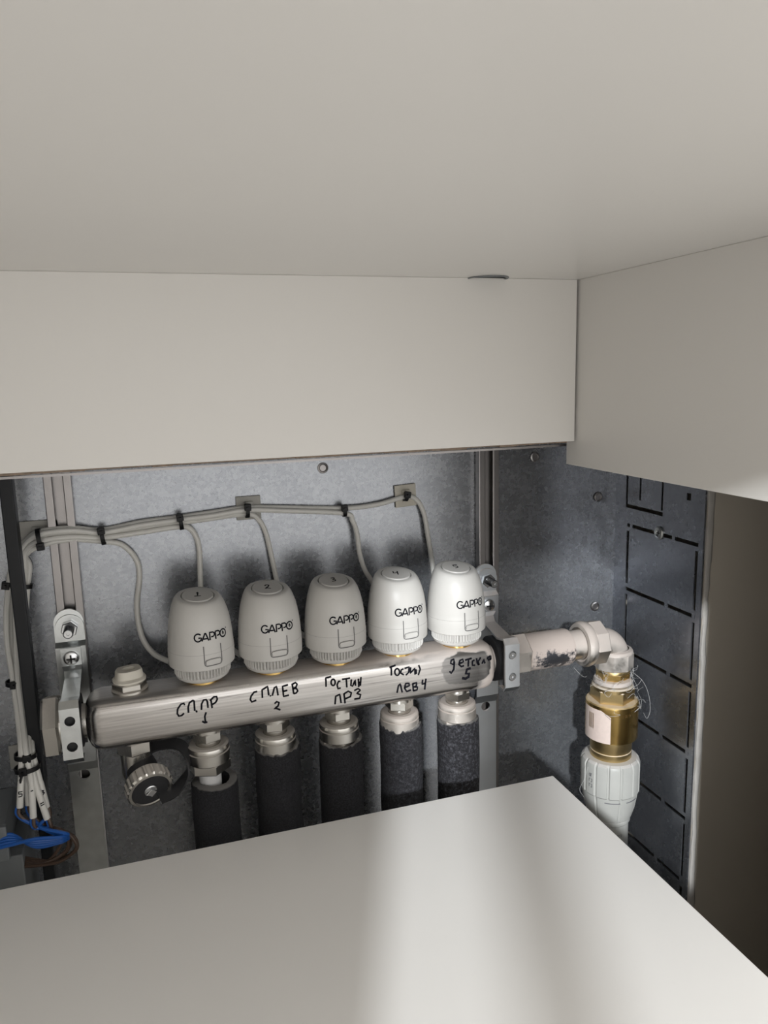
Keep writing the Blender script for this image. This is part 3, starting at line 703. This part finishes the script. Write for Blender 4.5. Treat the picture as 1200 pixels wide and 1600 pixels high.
# ================================================================== outlet fittings and insulated pipes
SLT = [.0175, .0355, .0325, .0365, .0335]
ORD = ['leftmost', 'second from the left', 'middle', 'second from the right', 'rightmost']
f0 = None
for i in range(5):
    ax = .0315 + .05 * i; fm = 'nickel' if i < 3 else 'nickel_dust'
    t = tag(empty('compression_fitting', (ax, BY, BZ - BH)), '%s nickel compression fitting under the bar, below actuator %s' % (('bright', 'bright', 'bright', 'dusty', 'dusty')[i], WORDS[i]), 'fitting', 'outlet fittings under the manifold')
    off = R((20, 50, 5, 35, 12)[i])
    MB().lathe([(.0100, 0), (.0100, -.0035)], None, 28).hexa(.0112, -.0095, -.0030, None, .0006, off=off).lathe([(.0090, -.0145), (.0090, -.0095)], None, 28).build('hex_connector', 'nickel', t)
    MB().lathe([(.0092, -.0128), (.0132, -.0125), (.0150, -.0135), (.0154, -.0150), (.0154, -.0165), (.0148, -.0170), (.0148, -.0176), (.0156, -.0180), (.0156, -.0255), (.0152, -.0262)], None, 40, cap=(False, False)).hexa(.0158, -.0335, -.0255, None, .0010, off=off + .4).build('union_nut', fm, t, ang=28)
    pz = SLT[i] - (BZ - BH)
    q = tag(empty('insulated_pipe', (ax, BY, CZ0 + .0005)), 'black foam insulated pipe dropping from the %s outlet' % ORD[i], 'pipe', 'insulated pipes under the manifold')
    MB().lathe([(.0082, 0), (.0082, .030 - CZ0)], None, 24).build('pipe', 'pex', q)
    H_ = SLT[i] - CZ0; rr = random.Random(i)
    segn = 56; ragg = (.0008, .0012, .0014, .0030, .0016)[i]; tilt = (.0, .02, .0, -.10, .02)[i]
    ri = .0112 if i == 0 else .0138; offx = .0028 if i == 0 else .0008
    vs_ = []; prof = []
    jit = [rr.uniform(-1, 1) for _ in range(segn)]
    zs = [0] + [H_ * k / 40 for k in range(1, 40)] + [H_ - .0012, H_]
    for zi, z in enumerate(zs):
        for k in range(segn):
            a = 2 * math.pi * k / segn; r = .0172 + .0003 * math.sin(3 * a + z * 60 + i) + rr.uniform(-.00022, .00022) - (.0008 if zi == len(zs) - 1 else 0)
            dz = (jit[k] * ragg * .5 + ragg * .6 * math.sin(a * 2 + i) + tilt * r * math.cos(a)) if zi >= len(zs) - 2 else 0
            vs_.append((r * math.cos(a) + offx, r * math.sin(a) + (-.001 if i == 0 else 0), z + dz))
    nz = len(zs)
    for z, rin in ((H_, ri), (H_ - .03, ri)):
        for k in range(segn):
            a = 2 * math.pi * k / segn; dz = (jit[(k * 3) % segn] * ragg * .4 + ragg * .6 * math.sin(a * 2 + i) + tilt * ri * math.cos(a)) if z == H_ else 0
            vs_.append((rin * math.cos(a) + offx, rin * math.sin(a), z + dz))
    fs_ = [(j * segn + k, j * segn + (k + 1) % segn, (j + 1) * segn + (k + 1) % segn, (j + 1) * segn + k) for j in range(nz + 1) for k in range(segn)]
    MB().add(vs_, fs_).build('insulation_sleeve', 'foam', q, ang=60)
MB().lathe([(.0004, 0), (.0012, .0002), (.0010, .0009), (.0003, .0012)], axmat((on(518, 1239, .523).x, .5226, on(518, 1239, .523).z), (.1, -1, .2)), 7).build('paint_fleck', 'pex', bpy.data.objects['insulated_pipe.002'])

# ================================================================== right-hand pipe run
AXZ = .0805; m = axmat((0, BY, AXZ), (1, 0, 0), (0, 1, 0))
pe = tag(empty('extension_pipe', (.31, BY, AXZ)), 'dust-covered steel extension pipe between right bracket and elbow', 'pipe'); po = pe.location
def pb(mb_, name, mat, g, **k):
    o = mb_.build(name, mat, g, **k); o.location = -g.location; return o
pb(MB().hexa(.0178, .2780, .2925, axmat((0, BY, AXZ), (1, 0, 0), (0, 0, 1)), .0012, off=R(8)), 'hex_bush', 'nickel_dust', pe)
pb(MB().lathe([(.0130, .2915), (.0152, .2925), (.0157, .2945), (.0157, .3310), (.0150, .3335), (.0130, .3345)], m, 40), 'pipe_body', 'pipe', pe)
pb(MB().lathe([(.0126, .3340), (.0128, .3480)], m, 36), 'neck', 'nickel_dust', pe)
el = tag(empty('union_elbow', (.380, BY, AXZ)), 'dust-covered elbow with union nut turning the pipe run down', 'elbow')
EX = .380
pb(MB().lathe([(.0131, .3462), (.0150, .3450), (.0180, .3455), (.0194, .3475), (.0196, .3500), (.0190, .3525), (.0184, .3535)], m, 44, cap=(False, False)).hexa(.0194, .3530, .3655, axmat((0, BY, AXZ), (1, 0, 0), (0, 0, 1)), .0010, off=R(5), n=8), 'union_nut', 'nickel_dust', el)
br = .0135; arc = [V((.3600, BY, AXZ - .0010))] + [V((EX - br + br * math.sin(R(a)), BY, AXZ - .001 - br + br * math.cos(R(a)))) for a in range(0, 91, 9)] + [V((EX, BY, .0600))]
pb(MB().tube(arc, .0129, 32), 'elbow_body', 'nickel_dust', el, ang=60)
em = Matrix.Translation((EX, BY, 0))
pb(MB().lathe([(.0130, .0735), (.0158, .0725), (.0166, .0710), (.0166, .0695)], em, 36, cap=(False, False)).hexa(.0172, .0555, .0700, em, .0008, off=R(12), n=8), 'collar', 'nickel_dust', el)
cv = tag(empty('check_valve', (EX, BY, -.03)), 'brass check valve with peeling sticker below the elbow', 'valve')
pb(MB().lathe([(.0138, .0565), (.0146, .0550), (.0146, .0525), (.0128, .0518)], em, 32), 'thread_ring', 'brass_dust', cv)
pb(MB().hexa(.0142, .0458, .0522, em, .0005, off=R(22)), 'hex_nipple', 'brass', cv)
pb(MB().lathe([(.0130, .0462), (.0156, .0455), (.0166, .0440), (.0168, .0425), (.0160, .0412)], em, 36), 'dusty_flange', 'nickel_dust', cv)
pb(MB().lathe([(.0166, .0405), (.0178, .0395), (.0178, .0365)], em, 36).hexa(.0188, .0262, .0375, em, .0007, off=R(24)), 'hex_head', 'brass_dust', cv)
pb(MB().lathe([(.0160, .0266), (.0215, .0262), (.0224, .0252), (.0226, .0240), (.0226, -.0060), (.0222, -.0075), (.0180, -.0080)], em, 56), 'body', 'brass', cv)
pb(MB().lathe([(.0178, -.0078), (.0180, -.0090), (.0180, -.0190), (.0176, -.0200), (.0180, -.0206), (.0180, -.0270)], em, 44), 'lower_neck', 'brass_dust', cv)
# sticker: curved patch on the body's front left, torn corner
a_l, a_r = R(-200), R(-126); na, nz_ = 20, 8; vs_ = []
for j in range(nz_ + 1):
    for i in range(na + 1):
        a = a_l + (a_r - a_l) * i / na; zt = .0225 - (.005 * max(0, (i / na - .72) / .28)); z = -.0070 + (zt + .0070) * j / nz_
        vs_.append((EX + .02275 * math.cos(a), BY + .02275 * math.sin(a), z))
k = na + 1; fs_ = [(j * k + i, j * k + i + 1, (j + 1) * k + i + 1, (j + 1) * k + i) for j in range(nz_) for i in range(na)]
stk = pb(MB().add(vs_, fs_), 'sticker', 'sticker', cv); stk['label'] = 'pinkish paper sticker'
def csurf2(u, v_):
    a = R(-90) + u / .0228; n_ = V((math.cos(a), math.sin(a), 0)); return V((EX, BY, v_)) + n_ * .0228, n_
pb(ribbons([[(-.0350 + .0016 * q, .004), (-.0350 + .0016 * q, .018)] for q in range(4)], .0006, csurf2), 'sticker_print', 'brass_dust', cv, smooth=False)
pb(ribbons([[(-.0195, .0200), (-.0170, .0180), (-.0145, .0160)]], .0004, csurf2), 'tear', 'print', cv, smooth=False)
pb(ribbons([[(a - .010, b) for a, b in q] for q in ([(.0060, .0195), (.0060, .0175)], [(.0075, .0195), (.0090, .0195), (.0090, .0180), (.0075, .0180)], [(.0105, .0175), (.0105, .0200)], [(.0120, .0195), (.0135, .0195), (.0125, .0175)])], .0004, csurf2), 'stamp', 'brass_dust', cv, smooth=False)
# plastic compression coupling and its pipe
pc = tag(empty('plastic_coupling', (EX, BY, CZ0)), 'grey-white ribbed plastic coupling and pipe behind the shelf corner', 'coupling')
NR = 14
def ribf(a, z):
    q = (a * NR / (2 * math.pi)) % 1
    return 1.0 if q > .12 else .955
nutp = [(.0185, -.0262), (.0225, -.0268), (.0246, -.0285), (.0256, -.0310), (.0256, -.0570), (.0244, -.0585)]
pb(MB().lathe(nutp, em, NR * 12, fn=lambda a, z: ribf(a, z) if z < -.0275 else 1, cap=(True, False)), 'ribbed_nut', 'ppwhite', pc, ang=22)
pb(MB().lathe([(.0242, -.0570), (.0240, -.0620), (.0222, -.0730), (.0198, -.0815), (.0190, -.0835), (.0184, -.0838)], em, NR * 12, fn=lambda a, z: (1.0 if ((a * 7 / (2 * math.pi)) % 1) > .06 else .965) if -.081 < z < -.06 else 1, cap=(False, True)), 'tapered_sleeve', 'ppwhite', pc, ang=22)
sl_ = MB()
for a_c in (-118, -72): 
    sl_.add([tuple(V((EX, BY, 0)) + V((math.cos(R(a)) * r, math.sin(R(a)) * r, z))) for z in (-.0622, -.0614) for a in range(a_c - 16, a_c + 17, 4) for r in (.0238, .0243)], [])
    kk = len(sl_.v) - 36
    for j in range(8): sl_.f += [(kk + j * 2 + 1, kk + j * 2 + 3, kk + 18 + j * 2 + 3, kk + 18 + j * 2 + 1), (kk + j * 2, kk + j * 2 + 2, kk + j * 2 + 3, kk + j * 2 + 1), (kk + 18 + j * 2, kk + 18 + j * 2 + 1, kk + 18 + j * 2 + 3, kk + 18 + j * 2 + 2)]
pb(sl_, 'gripping_slot', 'print', pc, smooth=False)
pb(MB().lathe([(.0172, -.0830), (.0186, -.0842), (.0186, -.0870), (.0178, -.0885), (.0172, -.0890), (.0172, CZ0 + .0005)], em, 44), 'plastic_pipe', 'ppwhite', pc)
def psurf(u, v_):
    a = R(-90) + u / .0172; n_ = V((math.cos(a), math.sin(a), 0)); return V((EX, BY, v_)) + n_ * .0172, n_
def glyphs(x, z, n_, h, w_, seed):
    rg = random.Random(seed); out = []
    for i in range(n_):
        k = rg.randrange(3); x0 = x + i * w_ * 1.35
        out.append([ell(x0 + w_ / 2, z + h / 2, w_ / 2, h / 2, n=8), [(x0, z), (x0, z + h), (x0 + w_ * .8, z + h)], [(x0, z + h), (x0 + w_ * .8, z + h), (x0 + w_ * .8, z), (x0, z)]][k])
    return out
pb(ribbons(glyphs(-.0115, -.0985, 8, .0019, .0013, 3) + glyphs(-.0085, -.1020, 5, .0017, .0012, 4) + glyphs(-.0075, -.1050, 6, .0017, .0012, 5), .00035, psurf), 'printed_marking', 'print', pc, smooth=False)
def nsurf(u, v_):
    a = R(-90) + u / .0257; n_ = V((math.cos(a), math.sin(a), 0)); return V((EX, BY, v_)) + n_ * .0257, n_
pb(ribbons(glyphs(-.0345, -.0400, 2, .0028, .0014, 8) + glyphs(-.0345, -.0450, 2, .0028, .0014, 9) + glyphs(-.0345, -.0500, 2, .0028, .0014, 11), .0005, nsurf), 'printed_marking', 'print', pc, smooth=False)
# lint caught round the brass
ln = MB(); rg = random.Random(21)
for i in range(26):
    a = rg.uniform(math.pi * .9, math.pi * 2.15); z = rg.uniform(.024, .058); pts = []
    r = .0165 if z > .03 else .023
    for k in range(5):
        pts.append((EX + math.cos(a) * r, BY + math.sin(a) * r, z)); a += rg.uniform(-.35, .35); z += rg.uniform(-.006, .006); r += rg.uniform(-.001, .0035)
    ln.tube(spline(pts, 5), .00011, 4)
ln.tube(spline([(EX + .016, BY - .008, .050), (EX + .024, BY - .010, .042), (EX + .032, BY - .008, .028), (EX + .036, BY - .006, .012), (EX + .033, BY - .006, .004), (EX + .026, BY - .010, .012)], 6), .00014, 4)
ln.tube(spline([(EX - .028, BY - .008, -.030), (EX - .033, BY - .010, -.040), (EX - .036, BY - .008, -.050), (EX - .032, BY - .01, -.058)], 6), .00011, 4)
ln.tube(spline([(.333, BY - .012, .066), (.338, BY - .014, .060), (.342, BY - .014, .057), (.346, BY - .012, .056)], 6), .00011, 4)
tag(ln.build('lint_fibres', 'lint'), 'fine grey lint fibres caught around the brass check valve', 'lint', kind='stuff')

# ================================================================== cables, ties and pads
CRD = .0021
YW = CY1 - .0008
def cab_y(i, b=0): return YW - CRD - .0004 - (0, .0034, .0008, .0038, .0004)[i] - b
# px paths measured on the photo, from the left bundle to each actuator
LEFT = {5: [(31, 1262, .545), (33, 1212, .549), (33, 1170, .553), (28, 1120, .570), (20, 1060, .582), (12, 1010, .582), (10, 960, .583), (14, 910, .588), (22, 872, .594)],
        4: [(45, 1258, .549), (41, 1215, .553), (37, 1170, .557), (31, 1120, .574), (24, 1060, .585), (18, 1010, .586), (16, 960, .587), (19, 910, .591), (26, 876, .596)],
        3: [(52, 1278, .541), (49, 1222, .546), (41, 1175, .550), (35, 1120, .568), (28, 1060, .578), (26, 1010, .580), (25, 960, .583), (27, 915, .588), (33, 880, .594)],
        2: [(74, 1280, .542), (56, 1226, .547), (46, 1175, .554), (42, 1110, .575), (34, 1062, .584), (32, 1010, .586), (33, 960, .588), (36, 920, .592), (38, 885, .596)],
        1: [(73, 1262, .547), (60, 1212, .551), (50, 1170, .557), (46, 1110, .580), (37, 1064, .587), (37, 1010, .590), (40, 960, .592), (43, 915, .594), (46, 884, .597)]}
MIDX = [40, 62, 110, 160, 220, 282, 330, 386, 440, 537, 590, 634]
MIDY = {5: [846, 831, 825, 828, 816, 808, 801, 793, 793, 794, 788, 776], 4: [850, 835, 829, 832, 821, 812, 806, 797, 798, 802], 3: [855, 840, 834, 836, 826, 817, 810, 803], 2: [861, 846, 839, 840, 832, 823], 1: [868, 853, 843, 846]}
DROP = {1: [(190, 851, 0), (212, 873, .001), (218, 900, .002), (214, 950, .003), (222, 995, .006), (240, 1021, .014), (266, 1035, .030)],
        2: [(301, 830, 0), (311, 855, .001), (313, 900, .004), (316, 945, .008), (330, 985, .010), (352, 1006, .016), (376, 1024, .030)],
        3: [(404, 812, 0), (415, 832, .001), (424, 868, .002), (432, 905, .004), (442, 950, .006), (458, 980, .010), (486, 1000, .030)],
        4: [(551, 814, 0), (558, 835, .001), (562, 865, .002), (570, 890, .003), (584, 915, .004), (598, 960, .008), (604, 990, .026)],
        5: [(652, 782, 0), (663, 805, .001), (669, 840, .002), (674, 870, .003), (678, 900, .006), (684, 945, .012), (694, 975, .026)]}
CABP = {}
CLAB = {1: 'grey cable curving left of actuator one and joining it low down', 2: 'grey cable dropping behind the cap of actuator one', 3: 'grey cable dropping behind the cap of actuator two', 4: 'grey cable dropping between actuators three and four', 5: 'grey cable from the square beige pad down to actuator five'}
# where the cores go after the sheath ends
for n_ in range(1, 6):
    i = n_ - 1; g = tag(empty('cable', (0, 0, 0)), CLAB[n_], 'cable', 'actuator cables')
    P = [on(a, b, y) for a, b, y in LEFT[n_]]
    for a, b in zip(MIDX, MIDY[n_]):
        Y = cab_y(i) - (.0045 if 85 < a < 118 or a == 62 else 0); P.append(on(a, b, Y))
    for a, b, d in DROP[n_]: P.append(on(a, b, cab_y(i) - d))
    g.location = P[0]
    pts = spline(P, 7); CABP[n_] = P
    o = MB().tube(pts, CRD, 10).build('sheath', 'cable', g); o.location = -P[0]
    # thicker stripped end of the outer sheath
    e0 = P[0]; e1 = P[0] + (P[1] - P[0]) * .8
    o = MB().tube([e0, e0 + (e1 - e0) * .02, e1, e1 + (e1 - e0) * .04], [CRD * 1.02, CRD * 1.12, CRD * 1.1, CRD], 12).build('sheath_end', 'cable', g); o.location = -P[0]
    dirn = (e0 - e1).normalized(); rg = random.Random(n_ * 5)
    j = (i - 2) * .0016
    sx = V((.0008, -.0004, 0))
    blue = [e0 - dirn * .004 - sx, e0 + dirn * .006 - sx, on(62 + i * 3, 1292 + i * 1.5, .540), on(98 + i, 1301 + i * 2.0, .538 + j), on(106, 1304 + i * 1.6, .542 + j), on(92, 1308 + i * 2.2, .537 + j), on(55, 1311 + i * 3.0, .535 + j), on(18, 1316 + (2 - i) * 4 - 4, .538 + j), on(-6, 1318 + (2 - i) * 4, .540 + j)]
    brn = [e0 - dirn * .004 + sx, e0 + dirn * .006 + sx, on(72 + i * 2, 1290 + i * 1.5, .546), on(96 + i * 2, 1297 + i, .546 + j), on(112 + i * 2 - (i % 3) * 9, 1308 + i, .547 + j), on(119 - (i % 3) * 14, 1325 + i, .548 + j), on(96 - (i % 3) * 10, 1345 - (i % 2) * 3, .548 + j), on(60, 1352 - i * 2, .548 + j), on(28, 1354 - i * 4, .552 + j)]
    o = MB().tube(spline(blue, 7), .00125, 8).build('blue_core', 'blue', g); o.location = -P[0]
    o = MB().tube(spline(brn, 7), .00125, 8).build('brown_core', 'brown', g); o.location = -P[0]
def mark(n_, strokes, t, sc):
    """ink on the front of a sheath end"""
    P = CABP[n_]; e0, e1 = P[0], P[1]; c = e0 + (e1 - e0) * t; ax_ = (e1 - e0).normalized(); tocam = (CAM - c).normalized()
    tocam = (tocam - ax_ * tocam.dot(ax_)).normalized(); sd_ = ax_.cross(tocam); r = CRD * 1.12
    def sf(u, v_):
        a = u / r; nn = tocam * math.cos(a) - sd_ * math.sin(a) * (-1); return c + ax_ * v_ + nn * r, nn
    g = [o for o in bpy.data.objects if o.name.startswith('cable') and o.type == 'EMPTY' and o.get('label') == CLAB[n_]][0]
    o = ribbons([[(a * sc, b * sc) for a, b in s_] for s_ in strokes], .0007, sf).build('ink_mark', 'ink', g, smooth=False); o.location = -P[0]
mark(5, [[(.6, .9), (-.6, .8), (-.5, .1), (.5, .1), (.5, -.7), (-.6, -.9)]], .45, .0020)
mark(2, [[(-.7, .5), (.7, .7)], [(-.7, -.3), (.7, -.1)]], .45, .0018)
mark(1, [[(-.6, .9), (.5, .7), (-.1, .1), (.6, -.2), (-.2, -.9)]], .5, .0018)
mark(3, [[(-.5, .4), (.5, .6)]], .75, .0015)
# pads
def pad(px_, py_, w_, h_, mt, label, rz=0):
    p = on(px_, py_, YW); g = tag(empty('adhesive_pad', p), label, 'cable mount', 'adhesive cable pads')
    mb_ = MB().box(-w_ / 2, w_ / 2, -.0016, 0, -h_ / 2, h_ / 2); o = mb_.build('plate', mt, g, smooth=False, bev=.0005); 
    o2 = MB().box(-w_ * .18, w_ * .18, -.0030, -.0016, -h_ * .28, h_ * .28).build('saddle', mt, g, smooth=False, bev=.0004)
    g.rotation_euler = (0, R(rz), 0); return g
pad(388, 793, .0195, .0190, 'pad_grey', 'grey adhesive cable pad above actuator two')
pad(633, 774, .0190, .0190, 'pad', 'beige square adhesive cable pad above actuator four', -3)
pad(62, 833, .0270, .0195, 'pad_grey', 'grey adhesive cable pad behind the cables left of the left rail')
pad(34, 1180, .0170, .0190, 'pad_grey', 'grey adhesive cable pad behind the bundle at the far left')
# cable ties
def tie(px_, py_, Y, dirpx, ra, rb, head, label, tail=.004, wid=.0031):
    """dirpx: second photo pixel giving the run of the cables; ra: half height of the bundle; rb: half depth"""
    c = on(px_, py_, Y); t = (on(dirpx[0], dirpx[1], Y) - c); t.normalize(); d = V((0, 1, 0)); up = t.cross(d).normalized()
    if up.z < 0: up = -up
    if abs(up.z) < .3 and up.x < 0: up = -up
    g = tag(empty('cable_tie', c), label, 'cable tie', 'black cable ties')
    vs_ = []; n_ = 24
    for k in range(n_):
        a = 2 * math.pi * k / n_; p = up * math.cos(a) * ra + d * math.sin(a) * rb; o_ = up * math.cos(a) * (ra + .0009) + d * math.sin(a) * (rb + .0009)
        vs_ += [p - t * wid / 2, p + t * wid / 2, o_ + t * wid / 2, o_ - t * wid / 2]
    fs_ = [(k * 4 + q, k * 4 + (q + 1) % 4, ((k + 1) % n_) * 4 + (q + 1) % 4, ((k + 1) % n_) * 4 + q) for k in range(n_) for q in range(4)]
    MB().add([tuple(p) for p in vs_], fs_).build('band', 'tie', g, ang=50)
    hd = up * head * (ra * .72) - d * (rb * .72 + .0012)
    m = Matrix(((t.x, d.x, up.x, hd.x), (t.y, d.y, up.y, hd.y), (t.z, d.z, up.z, hd.z), (0, 0, 0, 1)))
    MB().box(-.0026, .0026, -.0020, .0016, -.0027, .0027, m).build('head', 'tie', g, smooth=False, bev=.0005)
    if tail: MB().box(-wid / 2 * .8, wid / 2 * .8, -.0018 - tail, -.0008, -.0005, .0005, m).build('tail', 'tie', g, smooth=False)
    return g
tie(62, 842, .5895, (110, 833), .0068, .0050, -1, 'black cable tie on the grey pad beside the left rail', .0015)
tie(160, 837, .595, (220, 826), .0062, .0050, 1, 'black cable tie between the left rail and actuator one', .002)
tie(282, 815, .595, (330, 806), .0056, .0050, 1, 'black cable tie above actuator one', .002)
tie(386, 798, .595, (440, 795), .0048, .0048, 1, 'black cable tie on the grey pad above actuator two', .002)
tie(537, 798, .596, (590, 788), .0042, .0042, 1, 'black cable tie above actuator three', .002)
tie(634, 776, .596, (652, 778), .0030, .0032, 1, 'black cable tie on the square beige pad', .002)
tie(27, 914, .591, (22, 960), .0095, .0052, -1, 'black cable tie behind the black upright strip', .003)
tie(26, 1066, .583, (30, 1110), .0066, .0060, -.2, 'upper black cable tie on the cable bundle at the far left', .003)
tie(40, 1180, .5535, (41, 1200), .0066, .0062, .3, 'middle black cable tie on the cable bundle at the far left', 0)
tie(43, 1199, .551, (46, 1215), .0078, .0066, -.4, 'lower black cable tie with a long tail at the far left', .012)

# wiring box in the lower left corner
bx = tag(empty('wiring_box', (-.13, .57, -.12)), 'dark grey wiring box in the lower left corner', 'wiring box'); bo_ = bx.location
def bb(*a): return MB().box(a[0] - bo_.x, a[1] - bo_.x, a[2] - bo_.y, a[3] - bo_.y, a[4] - bo_.z, a[5] - bo_.z)
bb(-.160, -.1010, .545, .601, -.12, -.0160).build('body', 'box', bx, smooth=False, bev=.001)
bb(-.160, -.1105, .545, .601, -.016, .0080).build('upper_housing', 'box', bx, smooth=False, bev=.001)
bb(-.160, -.1085, .540, .5455, -.0160, .0100).build('lid', 'box', bx, smooth=False, bev=.0008)
